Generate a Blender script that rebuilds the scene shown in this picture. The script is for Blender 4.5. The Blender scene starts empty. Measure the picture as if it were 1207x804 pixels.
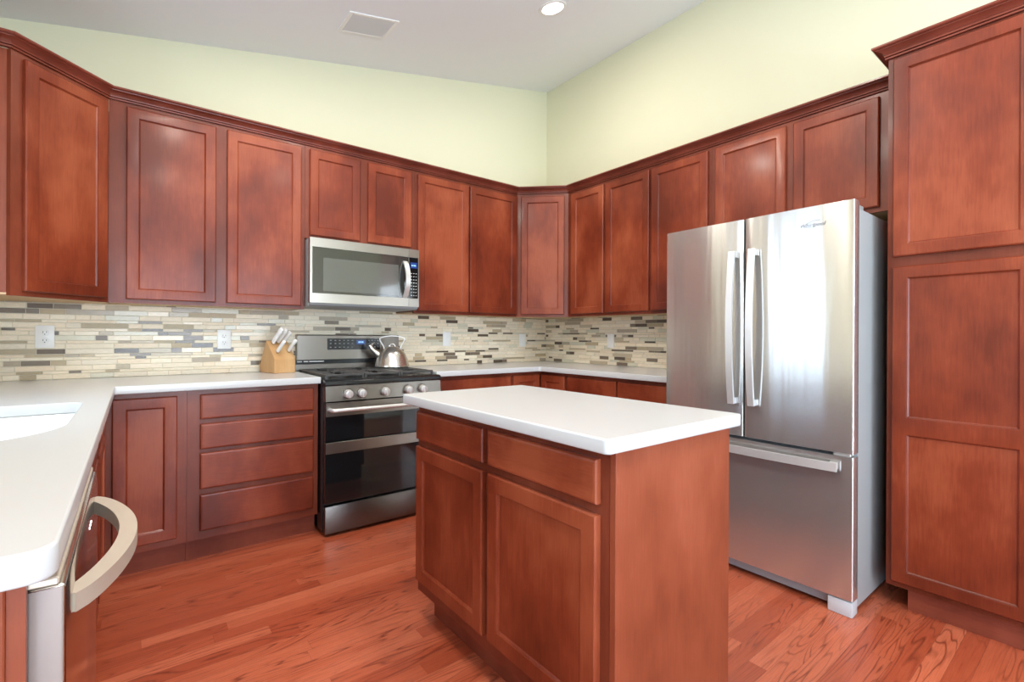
import bpy, bmesh, math, random
from mathutils import Vector, Matrix
PI = math.pi
SC = bpy.context.scene
COL = SC.collection

# ------------------------------------------------------------------ camera
F, CX, CY = 568.525, 602.85, 396.54
YAW, PITCH, ROLL = 0.66424, -0.0009, 0.0047
cam_d = bpy.data.cameras.new('camera'); cam = bpy.data.objects.new('camera', cam_d); COL.objects.link(cam)
cam_d.sensor_width = 36.0; cam_d.lens = 36.0 * F / 1207.0
cam_d.shift_x = (603.5 - CX) / 1207.0; cam_d.shift_y = -(402.0 - CY) / 1207.0
cam_d.clip_start = 0.02; cam_d.clip_end = 200
fw = Vector((math.sin(YAW), math.cos(YAW), 0)); rt = Vector((math.cos(YAW), -math.sin(YAW), 0)); up = Vector((0, 0, 1))
fw2 = fw * math.cos(PITCH) + up * math.sin(PITCH); up2 = up * math.cos(PITCH) - fw * math.sin(PITCH)
ra = rt * math.cos(ROLL) + up2 * math.sin(ROLL); ua = up2 * math.cos(ROLL) - rt * math.sin(ROLL)
M = Matrix((ra, ua, -fw2)).transposed().to_4x4(); M.translation = Vector((-3.16167, -3.49324, 1.15428))
cam.matrix_world = M
SC.camera = cam

# ------------------------------------------------------------------ colour management, world, lights
SC.view_settings.view_transform = 'Standard'; SC.view_settings.look = 'None'
SC.view_settings.gamma = 1.0; SC.view_settings.use_curve_mapping = False
SC.view_settings.exposure = 0.04
try:
    SC.cycles.max_bounces = 10; SC.cycles.diffuse_bounces = 6; SC.cycles.glossy_bounces = 5
    SC.cycles.transparent_max_bounces = 12; SC.cycles.caustics_reflective = False
    SC.cycles.sample_clamp_indirect = 6.0; SC.cycles.use_denoising = True
except Exception: pass
world = bpy.data.worlds.new('sky_world'); SC.world = world; world.use_nodes = True
wn = world.node_tree.nodes; bg = wn['Background']
bg.inputs[0].default_value = (0.70, 0.88, 1.1, 1); bg.inputs[1].default_value = 2.2

def area(name, loc, size, rot, power, col):
    d = bpy.data.lights.new(name, 'AREA'); d.shape = 'RECTANGLE'; d.size, d.size_y = size; d.energy = power; d.color = col
    o = bpy.data.objects.new(name, d); COL.objects.link(o); o.location = loc; o.rotation_euler = rot
    return o
# daylight standing outside each window, shining in, plus one added fill
XC = -3.8755
DAY = (0.66, 0.88, 1.18)
area('daylight_sink_window', (XC - 0.35, -1.40, 1.62), (0.85, 1.15), (0, -PI/2, 0), 18, DAY)
area('daylight_patio_door', (XC - 0.35, -4.75, 1.1), (2.0, 1.7), (0, -PI/2, 0), 50, DAY)
area('daylight_back_windows', (-2.2, -7.05, 1.35), (2.9, 2.2), (PI/2, 0, 0), 175, (0.80, 0.92, 1.06))
area('added_ceiling_fill', (-2.2, -7.5, 0.1), (3.2, 1.2), (PI*0.78, 0, 0), 250, (0.74, 0.92, 1.1))  # added lamp outside, tilted up to brighten and cool the ceiling

# ------------------------------------------------------------------ mesh helpers
def nb(): return bmesh.new()
def bx(bm, x0, x1, y0, y1, z0, z1, bev=0.0, seg=2):
    vs = [bm.verts.new((x, y, z)) for x in (x0, x1) for y in (y0, y1) for z in (z0, z1)]
    fs = [(0,1,3,2),(4,6,7,5),(0,4,5,1),(2,3,7,6),(0,2,6,4),(1,5,7,3)]
    faces = [bm.faces.new([vs[i] for i in f]) for f in fs]
    if bev > 0:
        es = list({e for f in faces for e in f.edges})
        bmesh.ops.bevel(bm, geom=es, offset=bev, segments=seg, affect='EDGES', profile=0.5, clamp_overlap=True)
def prism(bm, poly, z0, z1):
    a = [bm.verts.new((x, y, z0)) for x, y in poly]; b = [bm.verts.new((x, y, z1)) for x, y in poly]
    n = len(poly)
    bm.faces.new(a[::-1]); bm.faces.new(b)
    for i in range(n): bm.faces.new((a[i], a[(i+1) % n], b[(i+1) % n], b[i]))
def prism_x(bm, poly, x0, x1):          # poly in (y, z)
    a = [bm.verts.new((x0, y, z)) for y, z in poly]; b = [bm.verts.new((x1, y, z)) for y, z in poly]
    n = len(poly)
    bm.faces.new(a[::-1]); bm.faces.new(b)
    for i in range(n): bm.faces.new((a[i], a[(i+1) % n], b[(i+1) % n], b[i]))
def cyl(bm, p0, p1, r, n=24, r1=None, bev=0):
    p0 = Vector(p0); p1 = Vector(p1); d = (p1 - p0); L = d.length; q = d.to_track_quat('Z', 'Y').to_matrix().to_4x4()
    q.translation = p0
    r1 = r if r1 is None else r1
    a = [bm.verts.new(q @ Vector((r*math.cos(2*PI*i/n), r*math.sin(2*PI*i/n), 0))) for i in range(n)]
    b = [bm.verts.new(q @ Vector((r1*math.cos(2*PI*i/n), r1*math.sin(2*PI*i/n), L))) for i in range(n)]
    f0 = bm.faces.new(a[::-1]); f1 = bm.faces.new(b)
    for i in range(n): bm.faces.new((a[i], a[(i+1) % n], b[(i+1) % n], b[i]))
    if bev: bmesh.ops.bevel(bm, geom=list(f1.edges), offset=bev, segments=2, affect='EDGES', profile=0.5)
def lathe(bm, prof, c=(0, 0, 0), n=40):
    rings = []
    for r, z in prof:
        if r < 1e-6: rings.append([bm.verts.new((c[0], c[1], c[2]+z))])
        else: rings.append([bm.verts.new((c[0]+r*math.cos(2*PI*i/n), c[1]+r*math.sin(2*PI*i/n), c[2]+z)) for i in range(n)])
    for A, B in zip(rings, rings[1:]):
        for i in range(n):
            j = (i+1) % n
            v = [A[0] if len(A) == 1 else A[i], A[0] if len(A) == 1 else A[j], B[0] if len(B) == 1 else B[j], B[0] if len(B) == 1 else B[i]]
            u = []
            for w in v:
                if w not in u: u.append(w)
            if len(u) > 2: bm.faces.new(u)
def sweep(bm, pts, prof, ref, closed_prof=True, scale=None):
    """profile (a, b): a along ref, b along the side direction; mitre-free, for smooth paths"""
    pts = [Vector(p) for p in pts]; rings = []
    for i, p in enumerate(pts):
        t = (pts[min(i+1, len(pts)-1)] - pts[max(i-1, 0)]).normalized()
        r = Vector(ref); r = (r - t * r.dot(t)).normalized(); s = t.cross(r)
        k = 1 if scale is None else scale[i]
        rings.append([bm.verts.new(p + r*a*k + s*b*k) for a, b in prof])
    n = len(prof)
    for A, B in zip(rings, rings[1:]):
        for i in range(n): bm.faces.new((A[i], A[(i+1) % n], B[(i+1) % n], B[i]))
    bm.faces.new(rings[0][::-1]); bm.faces.new(rings[-1])
def circ(r, n=12): return [(r*math.cos(2*PI*i/n), r*math.sin(2*PI*i/n)) for i in range(n)]
def miter(bm, path, prof):
    """profile (out, z) swept along a plan polyline with mitred corners; out is to the right of travel"""
    P = [Vector(p) for p in path]; rings = []
    for i, p in enumerate(P):
        d0 = (P[i] - P[i-1]).normalized() if i else None
        d1 = (P[i+1] - P[i]).normalized() if i < len(P)-1 else None
        n0 = Vector((d0.y, -d0.x)) if d0 else None; n1 = Vector((d1.y, -d1.x)) if d1 else None
        if n0 is None: m = n1
        elif n1 is None: m = n0
        else: m = (n0 + n1) / (1 + n0.dot(n1))
        rings.append([bm.verts.new((p.x + m.x*o, p.y + m.y*o, z)) for o, z in prof])
    n = len(prof)
    for A, B in zip(rings, rings[1:]):
        for i in range(n): bm.faces.new((A[i], A[(i+1) % n], B[(i+1) % n], B[i]))
    bm.faces.new(rings[0][::-1]); bm.faces.new(rings[-1])
def obj(name, bm, m, parent=None, smooth=35, loc=None):
    bmesh.ops.recalc_face_normals(bm, faces=bm.faces[:])
    me = bpy.data.meshes.new(name); bm.to_mesh(me); bm.free()
    for x in (m if isinstance(m, (list, tuple)) else [m]): me.materials.append(x)
    if smooth:
        for p in me.polygons: p.use_smooth = True
        me.set_sharp_from_angle(angle=math.radians(smooth))
    o = bpy.data.objects.new(name, me); COL.objects.link(o)
    if parent: o.parent = parent
    if loc: o.location = loc
    return o
def thing(name, label, cat, loc=(0, 0, 0), rz=0.0, group=None):
    o = bpy.data.objects.new(name, None); COL.objects.link(o); o.empty_display_size = 0.1
    o.location = loc; o.rotation_euler = (0, 0, rz); o['label'] = label; o['category'] = cat
    if group: o['group'] = group
    return o
def tag(o, label, cat, group=None):
    o['label'] = label; o['category'] = cat
    if group: o['group'] = group
    return o
def struct(name, bm, m, parent=None, smooth=0):
    o = obj(name, bm, m, parent, smooth)
    if not parent: o['kind'] = 'structure'
    return o

# ------------------------------------------------------------------ materials
def mat(name, col, rough=0.5, metal=0.0, spec=0.5, coat=0.0, emit=None, es=0.0, aniso=0.0):
    m = bpy.data.materials.new(name); m.use_nodes = True; b = m.node_tree.nodes['Principled BSDF']
    b.inputs['Base Color'].default_value = (*col, 1); b.inputs['Roughness'].default_value = rough
    b.inputs['Metallic'].default_value = metal; b.inputs['Specular IOR Level'].default_value = spec
    b.inputs['Coat Weight'].default_value = coat; b.inputs['Coat Roughness'].default_value = 0.15
    b.inputs['Anisotropic'].default_value = aniso
    if emit: b.inputs['Emission Color'].default_value = (*emit, 1); b.inputs['Emission Strength'].default_value = es
    return m
class N:
    def __init__(s, m): s.t = m.node_tree; s.b = s.t.nodes['Principled BSDF']
    def n(s, typ, **kw):
        x = s.t.nodes.new(typ)
        for k, v in kw.items(): setattr(x, k, v)
        return x
    def l(s, a, b): s.t.links.new(a, b)
    def math(s, op, a, b=None, c=None):
        x = s.n('ShaderNodeMath', operation=op)
        for i, v in enumerate((a, b, c)):
            if v is None: continue
            if isinstance(v, (int, float)): x.inputs[i].default_value = v
            else: s.l(v, x.inputs[i])
        return x.outputs[0]
    def noise(s, vec, scale, detail=3, rough=0.5, dist=0.0):
        x = s.n('ShaderNodeTexNoise'); s.l(vec, x.inputs['Vector'])
        x.inputs['Scale'].default_value = scale; x.inputs['Detail'].default_value = detail
        x.inputs['Roughness'].default_value = rough; x.inputs['Distortion'].default_value = dist
        return x.outputs['Fac']
    def pos(s, sc=(1, 1, 1)):
        g = s.n('ShaderNodeNewGeometry'); mp = s.n('ShaderNodeMapping'); mp.inputs['Scale'].default_value = sc
        s.l(g.outputs['Position'], mp.inputs['Vector']); return mp.outputs['Vector']
    def ramp(s, fac, stops):
        r = s.n('ShaderNodeValToRGB'); s.l(fac, r.inputs[0]); e = r.color_ramp.elements
        while len(e) < len(stops): e.new(0.5)
        for el, (p, c) in zip(e, stops): el.position = p; el.color = (*c, 1)
        return r.outputs[0]
    def mix(s, fac, a, b, mode='MIX'):
        x = s.n('ShaderNodeMix', data_type='RGBA', blend_type=mode)
        for i, v in ((0, fac), (6, a), (7, b)):
            if isinstance(v, (int, float)): x.inputs[i].default_value = v
            elif isinstance(v, tuple): x.inputs[i].default_value = (*v, 1)
            else: s.l(v, x.inputs[i])
        return x.outputs[2]
    def bump(s, h, strength, dist=0.002):
        x = s.n('ShaderNodeBump'); x.inputs['Strength'].default_value = strength; x.inputs['Distance'].default_value = dist
        s.l(h, x.inputs['Height']); s.l(x.outputs[0], s.b.inputs['Normal'])

def wood(name, dark, mid, light, vertical=True, rough=0.36, coat=0.12):
    m = mat(name, mid, rough, coat=coat, spec=0.28); k = N(m)
    blot = k.noise(k.pos((1.6, 1.6, 0.9)), 2.3, 4, 0.55)
    sc = (34, 34, 2.2) if vertical else (3.0, 3.0, 36)
    grain = k.noise(k.pos(sc), 5.0, 4, 0.6, 0.3)
    inf = k.n('ShaderNodeObjectInfo').outputs['Random']
    v = k.math('ADD', k.math('MULTIPLY', blot, 0.86), k.math('MULTIPLY', grain, 0.19))
    v = k.math('ADD', v, k.math('MULTIPLY', k.math('SUBTRACT', inf, 0.5), 0.12))
    k.l(k.ramp(v, [(0.36, dark), (0.52, mid), (0.69, light)]), k.b.inputs['Base Color'])
    k.bump(grain, 0.05, 0.001)
    return m
CH_D, CH_M, CH_L = (0.112, 0.0165, 0.0060), (0.200, 0.034, 0.0125), (0.310, 0.072, 0.030)
M_WOOD = wood('cherry_stain', CH_D, CH_M, CH_L)
M_WOODH = wood('cherry_stain_cross_grain', CH_D, CH_M, CH_L, vertical=False)
M_FRAME = wood('cherry_frame', (0.105, 0.019, 0.008), (0.155, 0.030, 0.0135), (0.22, 0.050, 0.024))
M_PANEL = wood('cherry_veneer_panel', (0.18, 0.037, 0.015), (0.25, 0.056, 0.0245), (0.32, 0.083, 0.040), rough=0.42, coat=0.1)
M_CROWN = wood('cherry_crown', (0.125, 0.024, 0.013), (0.175, 0.036, 0.020), (0.23, 0.052, 0.030), vertical=False)
M_KICK = wood('cherry_toe_kick', (0.15, 0.030, 0.014), (0.21, 0.045, 0.022), (0.27, 0.065, 0.034), vertical=False, rough=0.5, coat=0.0)
M_MAPLE = wood('raw_maple', (0.50, 0.33, 0.18), (0.58, 0.40, 0.23), (0.66, 0.48, 0.30), vertical=False, rough=0.6, coat=0)
M_BLOCK = wood('knife_block_beech', (0.46, 0.24, 0.10), (0.56, 0.32, 0.14), (0.66, 0.42, 0.21), rough=0.45, coat=0.1)
M_DARK = mat('dark_gap', (0.012, 0.010, 0.010), 0.7)
M_WALL = mat('pale_yellow_paint', (0.70, 0.685, 0.50), 0.75, spec=0.2)
M_CEIL = mat('white_ceiling_paint', (0.81, 0.825, 0.84), 0.85, spec=0.1)
M_TRIM = mat('white_trim_paint', (0.82, 0.82, 0.80), 0.4)
M_PLATE = mat('white_plastic', (0.86, 0.86, 0.84), 0.35)
M_COUNTER = mat('white_solid_surface', (0.565, 0.58, 0.585), 0.22, spec=0.5)
M_SINK = mat('white_sink', (0.88, 0.88, 0.86), 0.2)
def steel(name, col, rough, aniso=0.75, wav=0.0, rot=0.0):
    m = mat(name, col, rough, metal=1.0, aniso=aniso); k = N(m)
    fine = k.noise(k.pos((2, 2, 300)), 6.0, 2, 0.6)
    k.l(k.math('ADD', k.math('MULTIPLY', fine, 0.04), rough - 0.02), k.b.inputs['Roughness'])
    if aniso:
        tg = k.n('ShaderNodeTangent', direction_type='RADIAL', axis='Z'); k.l(tg.outputs[0], k.b.inputs['Tangent'])
        k.b.inputs['Anisotropic Rotation'].default_value = rot
    if wav:
        w = k.noise(k.pos((11, 11, 0.7)), 1.0, 2, 0.5)
        k.bump(w, wav, 0.02)
    return m
M_STEEL = steel('brushed_stainless_steel', (0.66, 0.645, 0.62), 0.19, 0.93, 0.10, 0.25)
M_STEEL.node_tree.nodes['Principled BSDF'].inputs['Metallic'].default_value = 0.86
M_STEELP = steel('satin_stainless_steel', (0.47, 0.435, 0.385), 0.30, 0.3, 0.0, 0.25)
M_BSTEEL = steel('dark_stainless_steel', (0.27, 0.245, 0.22), 0.32, 0.6, 0.0, 0.25)
M_HANDLE = mat('brushed_handle_metal', (0.70, 0.69, 0.67), 0.40, metal=0.65)
M_DW = mat('dishwasher_steel', (0.62, 0.58, 0.55), 0.16, metal=1.0); M_DWDIM = mat('dishwasher_edge_dimmed', (0.26, 0.205, 0.185), 0.5, metal=0.5)  # same steel door; dim reflection of its sides put into a darker edge colour
M_BRONZE = mat('warm_satin_steel', (0.72, 0.65, 0.54), 0.42, metal=0.6)
M_CHROME = mat('polished_steel', (0.66, 0.62, 0.58), 0.24, metal=0.92)
M_GREY = mat('grey_appliance_paint', (0.30, 0.31, 0.31), 0.45)
M_BLACK = mat('black_enamel', (0.010, 0.011, 0.013), 0.22)
M_IRON = mat('cast_iron', (0.055, 0.052, 0.049), 0.38)
M_DIM = mat('dim_print', (0.30, 0.30, 0.29), 0.5)
M_DRAW = steel('black_stainless_drawer', (0.15, 0.135, 0.125), 0.34, 0.5, 0.0, 0.25)
M_GLASS = mat('black_oven_glass', (0.006, 0.008, 0.009), 0.05, spec=0.6)
M_MGLASS = mat('tinted_microwave_glass', (0.035, 0.036, 0.032), 0.06, spec=1.0, coat=1.0)
M_BLUE = mat('blue_display', (0.01, 0.02, 0.08), 0.2, emit=(0.04, 0.14, 0.6), es=0.35)
M_CYAN = mat('pale_blue_digits', (0.3, 0.6, 0.9), 0.2, emit=(0.35, 0.7, 1.0), es=0.6)
M_MARK = mat('white_print', (0.75, 0.75, 0.72), 0.5)
M_GMARK = mat('grey_print', (0.22, 0.22, 0.23), 0.5)
M_LED = mat('indicator_light', (0.9, 0.9, 0.9), 0.3, emit=(1, 1, 1), es=1.5)
M_LAMP = mat('lamp_lens', (0.9, 0.9, 0.9), 0.4, emit=(1.0, 0.95, 0.87), es=14)
M_KNIFE = mat('white_knife_handle', (0.82, 0.81, 0.80), 0.35)
M_PANE = bpy.data.materials.new('window_glass'); M_PANE.use_nodes = True
_t = M_PANE.node_tree; _t.nodes.clear()
_o = _t.nodes.new('ShaderNodeOutputMaterial'); _m = _t.nodes.new('ShaderNodeMixShader'); _a = _t.nodes.new('ShaderNodeBsdfTransparent'); _g = _t.nodes.new('ShaderNodeBsdfGlossy')
_g.inputs['Roughness'].default_value = 0.02; _m.inputs[0].default_value = 0.06
_t.links.new(_a.outputs[0], _m.inputs[1]); _t.links.new(_g.outputs[0], _m.inputs[2]); _t.links.new(_m.outputs[0], _o.inputs[0])

def floor_mat():
    m = mat('red_oak_planks', (0.45, 0.1, 0.05), 0.3, coat=0.2); k = N(m)
    g = k.n('ShaderNodeNewGeometry'); sp = k.n('ShaderNodeSeparateXYZ'); k.l(g.outputs['Position'], sp.inputs[0])
    x, y = sp.outputs[0], sp.outputs[1]; W = 0.0635
    yr = k.math('DIVIDE', k.math('ADD', y, 20.0), W); row = k.math('FLOOR', yr)
    wn1 = k.n('ShaderNodeTexWhiteNoise', noise_dimensions='1D'); k.l(row, wn1.inputs['W'])
    xo = k.math('ADD', k.math('ADD', x, 20.0), k.math('MULTIPLY', wn1.outputs['Value'], 3.0))
    xr = k.math('DIVIDE', xo, 1.25); cell = k.math('FLOOR', xr)
    cid = k.n('ShaderNodeCombineXYZ'); k.l(row, cid.inputs[0]); k.l(cell, cid.inputs[1])
    wn2 = k.n('ShaderNodeTexWhiteNoise', noise_dimensions='2D'); k.l(cid.outputs[0], wn2.inputs['Vector'])
    rnd = wn2.outputs['Value']
    # grain: noise stretched along the plank, shifted per plank, turned into growth rings
    gv = k.n('ShaderNodeCombineXYZ')
    k.l(k.math('ADD', k.math('MULTIPLY', x, 1.1), k.math('MULTIPLY', rnd, 37.0)), gv.inputs[0])
    k.l(k.math('MULTIPLY', y, 11.0), gv.inputs[1]); k.l(k.math('MULTIPLY', rnd, 9.0), gv.inputs[2])
    big = k.noise(gv.outputs[0], 1.0, 2, 0.5, 0.4)
    rings = k.math('ABSOLUTE', k.math('SUBTRACT', k.math('FRACT', k.math('MULTIPLY', big, 15.0)), 0.5))
    rl = k.ramp(rings, [(0.0, (1, 1, 1)), (0.10, (0.45, 0.45, 0.45)), (0.22, (0, 0, 0))])
    gv2 = k.n('ShaderNodeCombineXYZ'); k.l(k.math('MULTIPLY', x, 5.0), gv2.inputs[0]); k.l(k.math('MULTIPLY', y, 190.0), gv2.inputs[1]); k.l(rnd, gv2.inputs[2])
    fine = k.noise(gv2.outputs[0], 1.0, 3, 0.6)
    base = k.ramp(k.math('ADD', k.math('MULTIPLY', rnd, 0.40), k.math('MULTIPLY', fine, 0.60)),
                  [(0.22, (0.33, 0.056, 0.023)), (0.5, (0.470, 0.102, 0.045)), (0.78, (0.62, 0.175, 0.088))])
    mask = k.noise(gv.outputs[0], 0.7, 1)
    c = k.mix(k.math('MULTIPLY', k.math('MULTIPLY', rl, 0.9), k.ramp(mask, [(0.38, (0.15, 0.15, 0.15)), (0.6, (1, 1, 1))])), base, (0.17, 0.028, 0.012))
    c = k.mix(k.math('MULTIPLY', k.math('GREATER_THAN', fine, 0.575), 0.38), c, (0.24, 0.045, 0.018))
    fy = k.math('FRACT', yr); fx = k.math('FRACT', xr)
    ey = k.math('MINIMUM', fy, k.math('SUBTRACT', 1.0, fy)); ex = k.math('MINIMUM', fx, k.math('SUBTRACT', 1.0, fx))
    gap = k.math('MAXIMUM', k.math('LESS_THAN', ey, 0.012), k.math('LESS_THAN', ex, 0.0005))
    c = k.mix(k.math('MULTIPLY', gap, 0.4), c, (0.10, 0.02, 0.01))
    k.l(c, k.b.inputs['Base Color'])
    k.bump(k.math('SUBTRACT', 1.0, gap), 0.25, 0.001)
    return m
M_FLOOR = floor_mat()
def tile_mat(name, rough, coat):
    m = mat(name, (0.6, 0.55, 0.45), rough, coat=coat); k = N(m)
    a = k.n('ShaderNodeAttribute', attribute_name='tint'); n = k.noise(k.pos((60, 60, 200)), 1.0, 3)
    k.l(k.mix(1.0, a.outputs['Color'], k.ramp(n, [(0.3, (0.93, 0.93, 0.93)), (0.7, (1.05, 1.05, 1.05))]), 'MULTIPLY'), k.b.inputs['Base Color'])
    return m
M_TSTONE = tile_mat('stone_tile', 0.45, 0.0); M_TGLASS = tile_mat('glass_tile', 0.22, 0.0)
M_GROUT = mat('cream_grout', (0.68, 0.62, 0.49), 0.8)

# ------------------------------------------------------------------ room shell
def zc(x): return 3.525 + 0.212 * x
Y1 = -6.7; X1 = 2.2; YR = -3.42
bm = nb(); bx(bm, XC, X1, Y1, 0, -0.06, 0); struct('floor', bm, M_FLOOR)
M_BOUNCE = mat('pale_bounce', (0.62, 0.60, 0.56), 0.95, spec=0.05)
bm = nb(); bx(bm, XC + 0.002, X1 - 0.002, Y1 + 0.03, -4.35, 0.0005, 0.012); struct('floor_bounce_sheet', bm, M_BOUNCE)  # pale sheet added out of view to bounce light and weaken the red cast
bm = nb()
prismpts = [(XC-0.15, zc(XC-0.15)), (X1+0.15, zc(X1+0.15)), (X1+0.15, zc(X1+0.15)+0.1), (XC-0.15, zc(XC-0.15)+0.1)]
a = [bm.verts.new((x, 0.15, z)) for x, z in prismpts]; b = [bm.verts.new((x, Y1-0.15, z)) for x, z in prismpts]
bm.faces.new(a); bm.faces.new(b[::-1])
for i in range(4): bm.faces.new((a[i], b[i], b[(i+1) % 4], a[(i+1) % 4]))
struct('ceiling', bm, M_CEIL)
def wall_xz(name, y0, y1, x0, x1, holes):      # wall in an XZ plane reaching the sloped ceiling, with rectangular openings
    bm = nb(); xs = sorted({x0, x1, *[h[i] for h in holes for i in (0, 1)]}); zs = sorted({0.0, *[h[i] for h in holes for i in (2, 3)]})
    for xa, xb in zip(xs, xs[1:]):
        inh = [h for h in holes if h[0] <= xa + 1e-6 and h[1] >= xb - 1e-6]
        segs = [(0, inh[0][2]), (inh[0][3], None)] if inh else [(0, None)]
        for za, zb in segs:
            ta, tb = (zc(xa), zc(xb)) if zb is None else (zb, zb)
            p = [(xa, za), (xb, za), (xb, tb), (xa, ta)]
            u = [bm.verts.new((x, y0, z)) for x, z in p]; w = [bm.verts.new((x, y1, z)) for x, z in p]
            bm.faces.new(u); bm.faces.new(w[::-1])
            for i in range(4): bm.faces.new((u[i], w[i], w[(i+1) % 4], u[(i+1) % 4]))
    return struct(name, bm, M_WALL)
def wall_yz(name, x0, x1, y0, y1, ztop, holes):
    bm = nb(); ys = sorted({y0, y1, *[h[i] for h in holes for i in (0, 1)]})
    for ya, yb in zip(ys, ys[1:]):
        inh = [h for h in holes if h[0] <= ya + 1e-6 and h[1] >= yb - 1e-6]
        for za, zb in ([(0, inh[0][2]), (inh[0][3], ztop)] if inh else [(0, ztop)]):
            if zb > za: bx(bm, x0, x1, ya, yb, za, zb)
    return struct(name, bm, M_WALL)
wall_back = wall_xz('wall_back', 0.0, 0.12, XC - 0.12, 0.12, [])
wall_right = wall_yz('wall_right', 0.0, 0.12, YR, 0.0, zc(0), [])
WIN = (-1.80, -1.00, 1.06, 2.12); PAT = (-5.75, -3.75, 0.0, 2.08)
wall_left = wall_yz('wall_left', XC - 0.12, XC, Y1, 0.0, zc(XC), [WIN, PAT])
BW = (-3.6, -0.8, 0.25, 2.35)
wall_xz('wall_front', Y1 - 0.12, Y1, XC - 0.12, X1 + 0.12, [BW])
wall_yz('wall_dining', X1, X1 + 0.12, Y1, YR, zc(X1), [])
wall_xz('wall_return', YR, YR + 0.12, 0.12, X1 + 0.12, [])
def window(name, plane, at, a0, a1, z0, z1, nm):
    """frame, mullions, one pane; plane 'x' = window in wall x=at, running along y"""
    bm = nb(); T = 0.05
    def b(u0, u1, za, zb, d0, d1):
        if plane == 'x': bx(bm, at + d0, at + d1, u0, u1, za, zb)
        else: bx(bm, u0, u1, at + d0, at + d1, za, zb)
    D0, D1 = -0.10, 0.012
    b(a0, a0+T, z0, z1, D0, D1); b(a1-T, a1, z0, z1, D0, D1); b(a0+T, a1-T, z1-T, z1, D0, D1); b(a0+T, a1-T, z0, z0+T, D0, D1)
    for i in range(1, nm):
        u = a0 + (a1-a0)*i/nm; b(u-0.025, u+0.025, z0+T, z1-T, -0.09, -0.03)
    fr = struct(name, bm, M_TRIM)
    bm = nb()
    if plane == 'x': bx(bm, at-0.065, at-0.06, a0+T, a1-T, z0+T, z1-T)
    else: bx(bm, a0+T, a1-T, at-0.065, at-0.06, z0+T, z1-T)
    struct('pane', bm, M_PANE, fr)
    return fr
window('window_1', 'x', XC, *WIN, 2)
window('door_1', 'x', XC, *PAT, 2)
window('window_2', 'y', Y1, *BW, 3)
bm = nb()
for a in ((0.42, 0.52, 0, 2.15), (1.32, 1.42, 0, 2.15), (0.52, 1.32, 2.05, 2.15)): bx(bm, a[0], a[1], Y1 + 0.001, Y1 + 0.022, a[2], a[3])
struct('trim_1', bm, M_TRIM)
bm = nb(); bx(bm, 0.523, 1.317, Y1 + 0.001, Y1 + 0.012, 0.006, 2.045); dd = struct('door_2', bm, M_TRIM)
for z0, z1 in ((0.2, 0.95), (1.1, 1.9)):
    for x0, x1 in ((0.62, 0.88), (0.96, 1.22)): bm = nb(); bx(bm, x0, x1, Y1 + 0.0122, Y1 + 0.017, z0, z1, 0.003, 1); struct('panel', bm, M_TRIM, dd)
bm = nb(); lathe(bm, [(0, 0.055), (0.02, 0.052), (0.027, 0.04), (0.02, 0.026), (0.01, 0.022), (0.01, 0.006), (0.03, 0.005), (0.03, 0)], n=20)
kn = struct('door_knob', bm, M_CHROME, dd, 40); kn.location = (0.58, Y1 + 0.0122, 1.0); kn.rotation_euler = (-PI/2, 0, 0)

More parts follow.
